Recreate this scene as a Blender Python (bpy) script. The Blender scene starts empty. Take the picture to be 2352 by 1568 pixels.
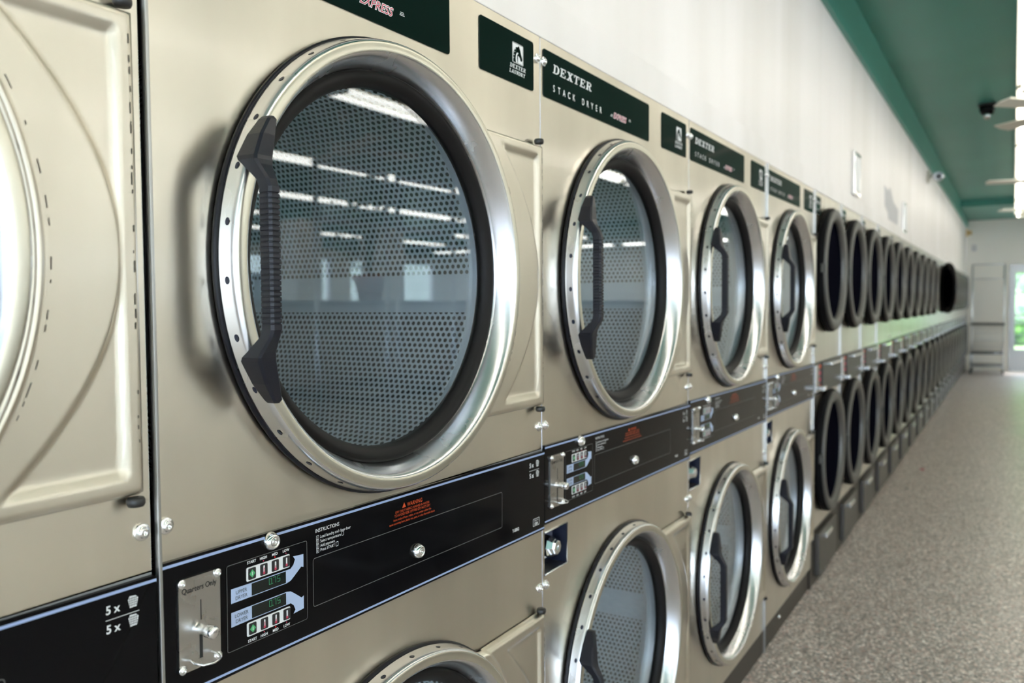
import bpy, bmesh, math, random
from mathutils import Matrix, Vector
random.seed(7)
PI = math.pi
S = bpy.context.scene
C = S.collection

# ------------------------------------------------------------------ camera
H = 1.365                                    # eye height
cam = bpy.data.cameras.new('camera')
cam.sensor_width = 36.0
cam.lens = 1922.79 / 2352 * 36.0
cam.clip_start = 0.02
cam.clip_end = 200
cam.dof.use_dof = True
cam.dof.focus_distance = 1.17
cam.dof.aperture_fstop = 4.5
co = bpy.data.objects.new('camera', cam)
C.objects.link(co)
R_ = Vector((0.85812885, 0.51339287, -0.00652913))
U_ = Vector((-0.01750771, 0.04196833, 0.99896553))
F_ = Vector((-0.5131358, 0.85712684, -0.04500257))
m = Matrix.Identity(4)
for i in range(3):
    m[i][0] = R_[i]; m[i][1] = U_[i]; m[i][2] = -F_[i]
m[0][3], m[1][3], m[2][3] = 0.80200189, -0.57666822, H
co.matrix_world = m
S.camera = co

# ------------------------------------------------------------------ world, exposure
S.view_settings.view_transform = 'Standard'
S.view_settings.look = 'None'
S.view_settings.gamma = 1
S.view_settings.exposure = 1.25
S.view_settings.use_curve_mapping = False
w = bpy.data.worlds.new('daylight')
S.world = w
w.use_nodes = True
bg = w.node_tree.nodes['Background']
bg.inputs[0].default_value = (0.70, 0.82, 1.0, 1)
bg.inputs[1].default_value = 5.0
TUBE = 3.8                                  # fluorescent tube emission
S.cycles.max_bounces = 8
S.cycles.glossy_bounces = 5
S.cycles.transparent_max_bounces = 12
S.cycles.sample_clamp_indirect = 6.0
S.cycles.caustics_reflective = False
S.cycles.caustics_refractive = False
sun = bpy.data.lights.new('sun', 'SUN')
sun.energy = 2.0
sun.angle = 0.01
sun.color = (1, .95, .85)
so = bpy.data.objects.new('sun', sun)
so.rotation_euler = (math.radians(-32), math.radians(12), 0)   # from beyond the end wall, high up
C.objects.link(so)

# ------------------------------------------------------------------ materials
def mat(name, col, rough=.5, metal=0., spec=.5, emit=None, es=0., aniso=0., coat=0.):
    M = bpy.data.materials.new(name)
    M.use_nodes = True
    b = M.node_tree.nodes['Principled BSDF']
    b.inputs['Base Color'].default_value = (*col, 1)
    b.inputs['Roughness'].default_value = rough
    b.inputs['Metallic'].default_value = metal
    b.inputs['Specular IOR Level'].default_value = spec
    b.inputs['Anisotropic'].default_value = aniso
    b.inputs['Coat Weight'].default_value = coat
    if emit:
        b.inputs['Emission Color'].default_value = (*emit, 1)
        b.inputs['Emission Strength'].default_value = es
    return M

def nd(M, t, **kw):
    n = M.node_tree.nodes.new(t)
    for k, v in kw.items():
        setattr(n, k, v)
    return n

def lk(M, a, b):
    M.node_tree.links.new(a, b)

def BS(M):
    return M.node_tree.nodes['Principled BSDF']

def noise_rough(M, scale, lo, hi, vec=(1, 1, 1), bump=0.0, bscale=None):
    tc = nd(M, 'ShaderNodeTexCoord')
    mp = nd(M, 'ShaderNodeMapping')
    mp.inputs['Scale'].default_value = vec
    lk(M, tc.outputs['Object'], mp.inputs[0])
    n = nd(M, 'ShaderNodeTexNoise')
    n.inputs['Scale'].default_value = scale
    n.inputs['Detail'].default_value = 4
    lk(M, mp.outputs[0], n.inputs['Vector'])
    r = nd(M, 'ShaderNodeMapRange')
    r.inputs['From Min'].default_value = .3
    r.inputs['From Max'].default_value = .7
    r.inputs['To Min'].default_value = lo
    r.inputs['To Max'].default_value = hi
    lk(M, n.outputs[0], r.inputs[0])
    lk(M, r.outputs[0], BS(M).inputs['Roughness'])
    if bump:
        n2 = nd(M, 'ShaderNodeTexNoise')
        n2.inputs['Scale'].default_value = bscale or scale * 4
        n2.inputs['Detail'].default_value = 2
        lk(M, mp.outputs[0], n2.inputs['Vector'])
        bp = nd(M, 'ShaderNodeBump')
        bp.inputs['Strength'].default_value = bump
        bp.inputs['Distance'].default_value = .001
        lk(M, n2.outputs[0], bp.inputs['Height'])
        lk(M, bp.outputs[0], BS(M).inputs['Normal'])
    return n

def tint(M, c1, c2, scale, vec=(1, 1, 1), lo=.35, hi=.65, detail=4):
    tc = nd(M, 'ShaderNodeTexCoord')
    mp = nd(M, 'ShaderNodeMapping')
    mp.inputs['Scale'].default_value = vec
    lk(M, tc.outputs['Object'], mp.inputs[0])
    n = nd(M, 'ShaderNodeTexNoise')
    n.inputs['Scale'].default_value = scale
    n.inputs['Detail'].default_value = detail
    lk(M, mp.outputs[0], n.inputs['Vector'])
    r = nd(M, 'ShaderNodeValToRGB')
    r.color_ramp.elements[0].position = lo
    r.color_ramp.elements[1].position = hi
    r.color_ramp.elements[0].color = (*c1, 1)
    r.color_ramp.elements[1].color = (*c2, 1)
    lk(M, n.outputs[0], r.inputs[0])
    lk(M, r.outputs[0], BS(M).inputs['Base Color'])
    return r

M = {}
M['steel'] = mat('panel_steel', (.66, .62, .52), .42, 1.0, aniso=.86)
noise_rough(M['steel'], 3.0, .29, .34, (1, 6, 1))
tint(M['steel'], (.67, .62, .53), (.76, .705, .605), 2.2, (1, 2.2, .5))
tg = nd(M['steel'], 'ShaderNodeCombineXYZ')
tg.inputs[2].default_value = 1.0        # brushed so that highlights stretch upright
BS(M['steel']).inputs['Coat Weight'].default_value = .5
BS(M['steel']).inputs['Coat Roughness'].default_value = .12
lk(M['steel'], tg.outputs[0], BS(M['steel']).inputs['Tangent'])
M['ring'] = mat('ring_steel', (.74, .74, .76), .22, 1.0)
noise_rough(M['ring'], 8, .22, .30)
M['face'] = mat('ring_face_steel', (.66, .63, .54), .34, 1.0)
M['chrome'] = mat('chrome', (.85, .85, .86), .10, 1.0)
M['plate'] = mat('coin_plate_steel', (.55, .54, .52), .28, 1.0)
noise_rough(M['plate'], 25, .24, .34)
M['edge'] = mat('edge_steel', (.80, .80, .82), .18, 1.0)
M['rubber'] = mat('black_rubber', (.008, .008, .012), .36, 0, .25)
M['rubber_dull'] = mat('dull_black_rubber', (.006, .006, .007), .6, 0, .08)
M['seal'] = mat('glass_seal_rubber', (.010, .009, .009), .5, 0, .18)
M['handle'] = mat('handle_plastic', (.013, .014, .021), .36, 0, .3)
noise_rough(M['handle'], 300, .28, .40)
M['console'] = mat('console_black', (.004, .004, .005), .08, 0, .13)
M['sign'] = mat('sign_black_green', (.003, .010, .008), .08, 0, .22)
M['line'] = mat('pale_blue_line', (.36, .46, .72), .35)
M['band'] = mat('pale_blue_print', (.42, .52, .74), .35)
M['white'] = mat('white_print', (.80, .82, .84), .4)
M['scuff'] = mat('dark_scuff', (.07, .065, .055), .6)
M['groove'] = mat('grey_outline', (.13, .13, .13), .4)
M['red'] = mat('red_print', (.55, .05, .10), .4)
M['orange'] = mat('orange_print', (.62, .075, .015), .45)
M['dark'] = mat('dark_print', (.02, .02, .022), .4)
M['green'] = mat('green_button', (.08, .42, .16), .4)
M['disp'] = mat('display_glass', (.006, .010, .010), .1)
M['seg'] = mat('led_green', (.02, .1, .04), .4, emit=(.10, .9, .40), es=.13)
M['segoff'] = mat('led_red', (.05, .002, .002), .4, emit=(1, .03, .02), es=.35)
M['void'] = mat('dark_recess', (.02, .025, .05), .35, .3)
M['kick'] = mat('kick_plate', (.06, .05, .04), .45, .4)
M['boxgrey'] = mat('cabinet_side', (.28, .28, .28), .6)
M['sring'] = mat('small_door_ring', (.15, .145, .135), .5, .6)
M['sglass'] = mat('dark_door_glass', (.004, .0042, .008), .5, 0, .0)
M['sdoor'] = mat('grey_console_door', (.085, .083, .075), .42, .4)
M['lint'] = mat('lint_drawer_face', (.10, .09, .08), .4, .6)
M['fixture'] = mat('fixture_white', (.80, .78, .70), .4)
M['tube'] = mat('fluorescent_tube', (.9, .9, .9), .4, emit=(1.0, .95, .86), es=TUBE)
M['fan'] = mat('fan_cream', (.72, .70, .60), .4)
M['wall'] = mat('white_wall_paint', (.84, .835, .80), .38, 0, .4)
tint(M['wall'], (.82, .78, .755), (.92, .88, .875), .9, (1, 3.2, .25), .33, .62, 3)
M['wallp'] = mat('end_wall_paint', (.90, .875, .80), .5)
M['teal'] = mat('teal_paint', (.030, .165, .135), .42, 0, .5)
tint(M['teal'], (.050, .235, .185), (.062, .275, .218), .8, (1, 1, 1))
M['aluminium'] = mat('aluminium_frame', (.46, .46, .45), .4, 1)
M['galv'] = mat('galvanised_tube', (.62, .64, .66), .3, 1)
M['blackpl'] = mat('black_plastic', (.02, .02, .02), .4)
M['terracotta'] = mat('terracotta', (.48, .12, .05), .6)
M['leaf'] = mat('leaf_green', (.05, .16, .03), .5)
M['soil'] = mat('soil', (.03, .02, .012), .9)
M['paper'] = mat('grey_paper', (.60, .60, .62), .6)
M['yellow'] = mat('yellow_plastic', (.62, .42, .10), .4)
M['grass'] = mat('grass', (.17, .25, .07), .9)
M['paving'] = mat('paving', (.55, .52, .47), .9)
M['hedge'] = mat('hedge_leaves', (.07, .20, .03), .8)
tint(M['hedge'], (.03, .09, .015), (.14, .27, .06), 4, lo=.4, hi=.6)
M['counter'] = mat('pale_render', (.78, .77, .74), .5)
M['slate'] = mat('dark_shelf_top', (.05, .055, .06), .3)

def glassmat(name, tintc, f0=.045, rough=.0):
    g = bpy.data.materials.new(name)
    g.use_nodes = True
    nt = g.node_tree
    nt.nodes.clear()
    o = nt.nodes.new('ShaderNodeOutputMaterial')
    mx = nt.nodes.new('ShaderNodeMixShader')
    tr = nt.nodes.new('ShaderNodeBsdfTransparent')
    gl = nt.nodes.new('ShaderNodeBsdfGlossy')
    ge = nt.nodes.new('ShaderNodeNewGeometry')
    def mth(op, a, b=None):
        n = nt.nodes.new('ShaderNodeMath')
        n.operation = op
        for i, v in enumerate((a, b)):
            if isinstance(v, (int, float)):
                n.inputs[i].default_value = v
            elif v is not None:
                nt.links.new(v, n.inputs[i])
        return n.outputs[0]
    dt = nt.nodes.new('ShaderNodeVectorMath')
    dt.operation = 'DOT_PRODUCT'
    nt.links.new(ge.outputs['Incoming'], dt.inputs[0])
    nt.links.new(ge.outputs['Normal'], dt.inputs[1])
    c = mth('SUBTRACT', 1.0, mth('ABSOLUTE', dt.outputs['Value']))
    fr = mth('ADD', f0, mth('MULTIPLY', 1 - f0, mth('POWER', c, 5.0)))
    tr.inputs[0].default_value = (*tintc, 1)
    gl.inputs['Roughness'].default_value = rough
    gl.inputs[0].default_value = (.92, .96, 1, 1)
    nt.links.new(fr, mx.inputs[0])
    nt.links.new(tr.outputs[0], mx.inputs[1])
    nt.links.new(gl.outputs[0], mx.inputs[2])
    nt.links.new(mx.outputs[0], o.inputs[0])
    return g
M['glass'] = glassmat('door_glass', (.94, .97, .98), .047)
M['pane'] = glassmat('window_glass', (.97, .985, .985), .03)

# perforated drum: hexagonal rows of round holes, plain bands where v says so
def drum_material():
    m = mat('perforated_drum', (.74, .80, .84), .40, .30)
    uv = nd(m, 'ShaderNodeUVMap')
    sp = nd(m, 'ShaderNodeSeparateXYZ')
    lk(m, uv.outputs[0], sp.inputs[0])
    def mth(op, a, b=None, c=None):
        n = nd(m, 'ShaderNodeMath', operation=op)
        for i, v in enumerate((a, b, c)):
            if v is None:
                continue
            if isinstance(v, (int, float)):
                n.inputs[i].default_value = v
            else:
                lk(m, v, n.inputs[i])
        return n.outputs[0]
    P = .0135
    Q = P * math.sqrt(3)
    def lattice(du, dv):
        a = mth('SUBTRACT', mth('FRACT', mth('ADD', mth('DIVIDE', sp.outputs[0], P), du)), .5)
        b = mth('SUBTRACT', mth('FRACT', mth('ADD', mth('DIVIDE', sp.outputs[1], Q), dv)), .5)
        a = mth('MULTIPLY', a, P)
        b = mth('MULTIPLY', b, Q)
        return mth('SQRT', mth('ADD', mth('MULTIPLY', a, a), mth('MULTIPLY', b, b)))
    d = mth('MINIMUM', lattice(0, 0), lattice(.5, .5))
    hole = mth('LESS_THAN', d, .0042)
    # uv.z is not stored: bands are laid out from v (metres round the drum)
    band = mth('MODULO', mth('ADD', sp.outputs[1], 10 * .81), .81)
    ok = mth('MULTIPLY', mth('GREATER_THAN', band, .078), mth('GREATER_THAN', sp.outputs[0], .035))
    hole = mth('MULTIPLY', hole, ok)
    mx = nd(m, 'ShaderNodeMix', data_type='RGBA')
    lk(m, hole, mx.inputs[0])
    mx.inputs[6].default_value = (.86, .92, .97, 1)
    mx.inputs[7].default_value = (.012, .014, .016, 1)
    lk(m, mx.outputs[2], BS(m).inputs['Base Color'])
    mm = mth('SUBTRACT', .22, mth('MULTIPLY', hole, .22))
    lk(m, mm, BS(m).inputs['Metallic'])
    lk(m, mth('ADD', .36, mth('MULTIPLY', hole, .5)), BS(m).inputs['Roughness'])
    return m
M['drum'] = drum_material()
M['throat'] = mat('drum_throat', (.60, .67, .73), .35, .2)

# speckled flake floor
def floor_material():
    m = mat('flake_floor', (.3, .28, .25), .28, 0, .5)
    tc = nd(m, 'ShaderNodeTexCoord')
    v = nd(m, 'ShaderNodeTexVoronoi')
    v.inputs['Scale'].default_value = 130
    lk(m, tc.outputs['Object'], v.inputs['Vector'])
    sp = nd(m, 'ShaderNodeSeparateColor')
    lk(m, v.outputs['Color'], sp.inputs[0])
    r = nd(m, 'ShaderNodeValToRGB')
    r.color_ramp.interpolation = 'CONSTANT'
    els = [(0, (.10, .09, .082)), (.16, (.27, .245, .22)), (.36, (.19, .175, .158)), (.56, (.40, .37, .34)),
           (.70, (.29, .215, .19)), (.80, (.25, .25, .24)), (.90, (.60, .58, .55))]
    r.color_ramp.elements[0].color = (*els[0][1], 1)
    r.color_ramp.elements[1].position = els[1][0]
    r.color_ramp.elements[1].color = (*els[1][1], 1)
    for p_, c_ in els[2:]:
        e = r.color_ramp.elements.new(p_)
        e.color = (*c_, 1)
    for e in r.color_ramp.elements:
        c_ = e.color
        e.color = (c_[0] * 1.03, c_[1] * .975, c_[2] * .965, 1)
    lk(m, sp.outputs[0], r.inputs[0])
    n = nd(m, 'ShaderNodeTexNoise')
    n.inputs['Scale'].default_value = 1.3
    n.inputs['Detail'].default_value = 3
    lk(m, tc.outputs['Object'], n.inputs['Vector'])
    mr = nd(m, 'ShaderNodeMapRange')
    mr.inputs['To Min'].default_value = 1.85
    mr.inputs['To Max'].default_value = 2.35
    lk(m, n.outputs[0], mr.inputs[0])
    mx = nd(m, 'ShaderNodeVectorMath', operation='SCALE')
    lk(m, r.outputs[0], mx.inputs[0])
    lk(m, mr.outputs[0], mx.inputs['Scale'])
    lk(m, mx.outputs[0], BS(m).inputs['Base Color'])
    mr2 = nd(m, 'ShaderNodeMapRange')
    mr2.inputs['To Min'].default_value = .22
    mr2.inputs['To Max'].default_value = .42
    lk(m, n.outputs[0], mr2.inputs[0])
    lk(m, mr2.outputs[0], BS(m).inputs['Roughness'])
    return m
M['floor'] = floor_material()

# ------------------------------------------------------------------ mesh helpers
class B:
    """collects geometry for ONE mesh"""
    def __init__(s):
        s.bm = bmesh.new()
        s.mats = []
    def mi(s, m):
        if m not in s.mats:
            s.mats.append(m)
        return s.mats.index(m)
    def face(s, pts, m=None, smooth=False):
        vs = [s.bm.verts.new(p) for p in pts]
        f = s.bm.faces.new(vs)
        f.smooth = smooth
        if m:
            f.material_index = s.mi(m)
        return f
    def box(s, x0, x1, y0, y1, z0, z1, m=None):
        v = [s.bm.verts.new(p) for p in ((x0, y0, z0), (x1, y0, z0), (x1, y1, z0), (x0, y1, z0),
                                         (x0, y0, z1), (x1, y0, z1), (x1, y1, z1), (x0, y1, z1))]
        for q in ((0, 3, 2, 1), (4, 5, 6, 7), (0, 1, 5, 4), (1, 2, 6, 5), (2, 3, 7, 6), (3, 0, 4, 7)):
            f = s.bm.faces.new([v[i] for i in q])
            if m:
                f.material_index = s.mi(m)
        return s
    def prism(s, poly, x0, x1, m=None):
        """polygon in (y,z) extruded from x0 to x1"""
        a = [s.bm.verts.new((x0, y, z)) for y, z in poly]
        b = [s.bm.verts.new((x1, y, z)) for y, z in poly]
        n = len(poly)
        fs = [s.bm.faces.new(b), s.bm.faces.new(a[::-1])]
        for i in range(n):
            fs.append(s.bm.faces.new([a[i], a[(i + 1) % n], b[(i + 1) % n], b[i]]))
        if m:
            for f in fs:
                f.material_index = s.mi(m)
        return s
    def lathe(s, prof, cy=0, cz=0, n=64, close=False, m=None, smooth=True, a0=0, a1=2 * PI, uvl=None):
        """profile (x,r) turned about the x axis through (cy,cz)"""
        full = abs(a1 - a0 - 2 * PI) < 1e-6
        k = n if full else n + 1
        rings = []
        for x, r in prof:
            if r < 1e-6:
                rings.append([s.bm.verts.new((x, cy, cz))])
            else:
                rings.append([s.bm.verts.new((x, cy + r * math.cos(a0 + (a1 - a0) * i / n), cz + r * math.sin(a0 + (a1 - a0) * i / n))) for i in range(k)])
        R = rings + ([rings[0]] if close else [])
        for a, b in zip(R, R[1:]):
            for i in range(n):
                j = (i + 1) % k
                if len(a) == 1 and len(b) == 1:
                    continue
                if len(a) == 1:
                    q = [a[0], b[j], b[i]]
                elif len(b) == 1:
                    q = [a[i], a[j], b[0]]
                else:
                    q = [a[i], a[j], b[j], b[i]]
                try:
                    f = s.bm.faces.new(q)
                except ValueError:
                    continue
                f.smooth = smooth
                if m:
                    f.material_index = s.mi(m)
        return s
    def tube(s, pts, r, n=10, m=None, caps=True):
        pts = [Vector(p) for p in pts]
        rings = []
        for i, p in enumerate(pts):
            t = (pts[min(i + 1, len(pts) - 1)] - pts[max(i - 1, 0)]).normalized()
            up = Vector((0, 0, 1)) if abs(t.z) < .9 else Vector((0, 1, 0))
            a = t.cross(up).normalized()
            b = t.cross(a)
            rr = r[i] if isinstance(r, (list, tuple)) else r
            rings.append([s.bm.verts.new(p + a * rr * math.cos(2 * PI * k / n) + b * rr * math.sin(2 * PI * k / n)) for k in range(n)])
        for a, b in zip(rings, rings[1:]):
            for k in range(n):
                f = s.bm.faces.new([a[k], a[(k + 1) % n], b[(k + 1) % n], b[k]])
                f.smooth = True
                if m:
                    f.material_index = s.mi(m)
        if caps:
            s.bm.faces.new(rings[0][::-1])
            s.bm.faces.new(rings[-1])
        return s
    def mesh(s, name, mtl=None, recalc=True):
        if recalc:
            bmesh.ops.recalc_face_normals(s.bm, faces=s.bm.faces)
        me = bpy.data.meshes.new(name)
        s.bm.to_mesh(me)
        s.bm.free()
        if s.mats:
            for k in s.mats:
                me.materials.append(M[k])
        else:
            me.materials.append(M[mtl])
        return me
    def obj(s, name, mtl=None, parent=None, loc=(0, 0, 0), label=None, recalc=True, bevel=0):
        o = bpy.data.objects.new(name, s.mesh(name, mtl, recalc))
        C.objects.link(o)
        o.location = loc
        if parent:
            o.parent = parent
        if label:
            o['label'] = label
        if bevel:
            bv = o.modifiers.new('bevel', 'BEVEL')
            bv.width = bevel
            bv.segments = 2
            bv.limit_method = 'ANGLE'
            bv.angle_limit = math.radians(40)
        return o

def thing(name, label, cat, loc=(0, 0, 0), rz=0, group=None):
    o = bpy.data.objects.new(name, None)
    o.empty_display_size = .1
    C.objects.link(o)
    o.location = loc
    o.rotation_euler = (0, 0, rz)
    o['label'] = label
    o['category'] = cat
    if group:
        o['group'] = group
    return o

def tag(o, label, cat, group=None):
    o['label'] = label
    o['category'] = cat
    if group:
        o['group'] = group
    return o

def struct(o):
    o['kind'] = 'structure'
    return o

KIDS = {}
def dup(root, loc, rz=0, label=None, skip=()):
    """copy of a thing with its parts and sub-parts"""
    def cp(o, par):
        c = o.copy()
        C.objects.link(c)
        if par:
            c.parent = par
        for ch in list(o.children):
            if ch.name.split('.')[0] in skip:
                continue
            cp(ch, c)
        return c
    r = cp(root, None)
    r.location = loc
    r.rotation_euler = (0, 0, rz)
    if label:
        r['label'] = label
    return r

def roundrect(y0, y1, z0, z1, r, n=4):
    out = []
    for cy, cz, a in ((y1 - r, z1 - r, 0), (y0 + r, z1 - r, 90), (y0 + r, z0 + r, 180), (y1 - r, z0 + r, 270)):
        for i in range(n + 1):
            t = math.radians(a + 90 * i / n)
            out.append((cy + r * math.cos(t), cz + r * math.sin(t)))
    return out

def ring_outline(b, y0, y1, z0, z1, r, wd, x, m):
    o = roundrect(y0, y1, z0, z1, r)
    i = roundrect(y0 + wd, y1 - wd, z0 + wd, z1 - wd, max(r - wd, .0005))
    n = len(o)
    for k in range(n):
        j = (k + 1) % n
        b.face([(x, *o[k]), (x, *o[j]), (x, *i[j]), (x, *i[k])], m)

def text(b, s, y, z, size, m, x, align='LEFT', shear=0., bold=0., xs=1., spacing=1.):
    """lettering laid flat on the plane x, reading towards +y"""
    cu = bpy.data.curves.new('t', 'FONT')
    cu.body = s
    cu.size = size
    cu.align_x = align
    cu.shear = shear
    cu.offset = bold * size
    cu.space_character = spacing
    cu.resolution_u = 3
    o = bpy.data.objects.new('t', cu)
    me = bpy.data.meshes.new_from_object(o)
    mi = b.mi(m)
    vs = [b.bm.verts.new((x, y + v.co.x * xs, z + v.co.y)) for v in me.vertices]
    for p in me.polygons:
        try:
            f = b.bm.faces.new([vs[i] for i in p.vertices])
            f.material_index = mi
        except ValueError:
            pass
    bpy.data.objects.remove(o)
    bpy.data.curves.remove(cu)
    bpy.data.meshes.remove(me)

def slab(b, word, y, z, h, wd, m, x, shear=.22, gap=.12):
    """slab serif capitals drawn as bars (D E X T R L A U N Y)"""
    def q(l):
        return [(l[0], l[1]), (l[2], l[1]), (l[2], l[3]), (l[0], l[3])]
    sv = lambda a, b_: [q((a, 0, b_, .12)), q((a, .88, b_, 1))]
    G = {
        'D': sv(0, .5) + [q((.12, 0, .34, 1)), q((.3, .88, .62, 1)), q((.3, 0, .62, .12)),
              [(.55, .88), (.62, 1), (.9, .78), (.68, .72)], [(.68, .28), (.68, .72), (.9, .78), (.96, .5), (.9, .22)], [(.62, 0), (.55, .12), (.68, .28), (.9, .22)]],
        'E': [q((.12, 0, .34, 1)), q((0, .88, .86, 1)), q((0, 0, .9, .12)), q((.74, .68, .86, 1)), q((.78, 0, .9, .34)), q((.3, .44, .6, .56)), q((.52, .34, .62, .66))],
        'X': [[(.1, 1), (.36, 1), (.92, 0), (.64, 0)], [(.66, 1), (.86, 1), (.32, 0), (.12, 0)]] + [q((0, .88, .44, 1)), q((.56, .88, .98, 1)), q((0, 0, .42, .12)), q((.54, 0, 1, .12))],
        'T': [q((.38, 0, .6, 1)), q((.04, .88, .94, 1)), q((.04, .66, .14, 1)), q((.84, .66, .94, 1)), q((.26, 0, .72, .12))],
        'R': sv(0, .46) + [q((.12, 0, .34, 1)), q((.3, .88, .62, 1)), q((.3, .46, .62, .57)), [(.6, .88), (.62, 1), (.86, .86), (.66, .78)], [(.66, .66), (.66, .78), (.86, .86), (.86, .6), (.62, .46), (.6, .57)],
              [(.44, .5), (.64, .5), (.9, .06), (.68, 0)], q((.66, 0, 1, .12))],
        'L': sv(0, .46) + [q((.12, 0, .34, 1)), q((.3, 0, .9, .12)), q((.78, 0, .9, .36))],
        'A': [[(.06, .06), (.26, .06), (.56, 1), (.38, 1)], [(.40, 1), (.60, 1), (.94, .06), (.70, .06)], q((.26, .3, .7, .42)), q((0, 0, .38, .12)), q((.58, 0, 1, .12))],
        'U': [q((.14, .2, .34, 1)), q((.66, .2, .82, 1)), q((.02, .88, .44, 1)), q((.54, .88, .96, 1)), [(.14, .2), (.34, .2), (.42, .12), (.58, .12), (.66, .2), (.82, .2), (.66, 0), (.3, 0)]],
        'N': [q((.14, 0, .3, 1)), q((.7, 0, .86, 1)), [(.14, 1), (.36, 1), (.86, 0), (.66, 0)], q((0, .88, .3, 1)), q((.56, .88, 1, 1)), q((0, 0, .42, .12))],
        'Y': [q((.38, 0, .6, .5)), [(.1, 1), (.34, 1), (.6, .45), (.38, .45)], [(.7, 1), (.88, 1), (.6, .45), (.44, .45)], q((0, .88, .42, 1)), q((.58, .88, 1, 1)), q((.26, 0, .72, .12))],
    }
    for ch in word:
        for poly in G.get(ch, []):
            b.face([(x, y + px * wd + pz * h * shear, z + pz * h) for px, pz in poly], m)
        y += wd * (1 + gap)

def seg7(b, s, y, z, wd, h, m, x):
    t = h * .07
    on = {'0': 'abcdef', '7': 'abc', '5': 'afgcd'}
    for ch in s:
        if ch == '.':
            b.box(x - .0001, x, y - wd * .30, y - wd * .10, z, z + t * 1.4, m)
            continue
        for c in on[ch]:
            r = {'a': (0, h - t, wd, h), 'd': (0, 0, wd, t), 'g': (0, h / 2 - t / 2, wd, h / 2 + t / 2),
                 'f': (0, h / 2, t, h), 'b': (wd - t, h / 2, wd, h), 'e': (0, 0, t, h / 2), 'c': (wd - t, 0, wd, h / 2)}[c]
            b.box(x - .0001, x, y + r[0] + t * .15, y + r[2] - t * .15, z + r[1] + t * .15, z + r[3] - t * .15, m)
        y += wd * 1.55

def panel_hole(b, y0, y1, z0, z1, cy, cz, r, x, n=72, m=None):
    """rectangular sheet with a round hole"""
    ang = [2 * PI * i / n for i in range(n)]
    for c in ((y0, z0), (y1, z0), (y1, z1), (y0, z1)):
        ang.append(math.atan2(c[1] - cz, c[0] - cy) % (2 * PI))
    ang = sorted(set(round(a, 6) for a in ang))
    inn, out = [], []
    for a in ang:
        c, s_ = math.cos(a), math.sin(a)
        t = 1e9
        if c > 1e-9: t = min(t, (y1 - cy) / c)
        if c < -1e-9: t = min(t, (y0 - cy) / c)
        if s_ > 1e-9: t = min(t, (z1 - cz) / s_)
        if s_ < -1e-9: t = min(t, (z0 - cz) / s_)
        inn.append(b.bm.verts.new((x, cy + r * c, cz + r * s_)))
        out.append(b.bm.verts.new((x, cy + t * c, cz + t * s_)))
    k = len(ang)
    for i in range(k):
        j = (i + 1) % k
        f = b.bm.faces.new([inn[i], out[i], out[j], inn[j]])
        if m:
            f.material_index = b.mi(m)

# ------------------------------------------------------------------ the large stack dryer
W = .876
TOP = 1.884
PT, PB = 1.0775, .919        # control panel top / bottom
CB = .108                    # cabinet bottom
CY = .413                    # door centre along the front
CZU, CZL = 1.418, .500       # upper / lower door centre
HR = .300

def make_screw():
    b = B()
    b.lathe([(0, .0095), (.002, .0095), (.003, .0085), (.0022, .0068), (.006, .0058), (.0072, .004), (.0072, .0022), (.004, .0018), (.004, 0)], n=20)
    return b.mesh('screw', 'chrome')
screw_me = make_screw()

def inst(me, name, parent, loc, label=None, rot=None):
    o = bpy.data.objects.new(name, me)
    C.objects.link(o)
    o.location = loc
    if rot:
        o.rotation_euler = rot
    if parent:
        o.parent = parent
    if label:
        o['label'] = label
    return o

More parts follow.
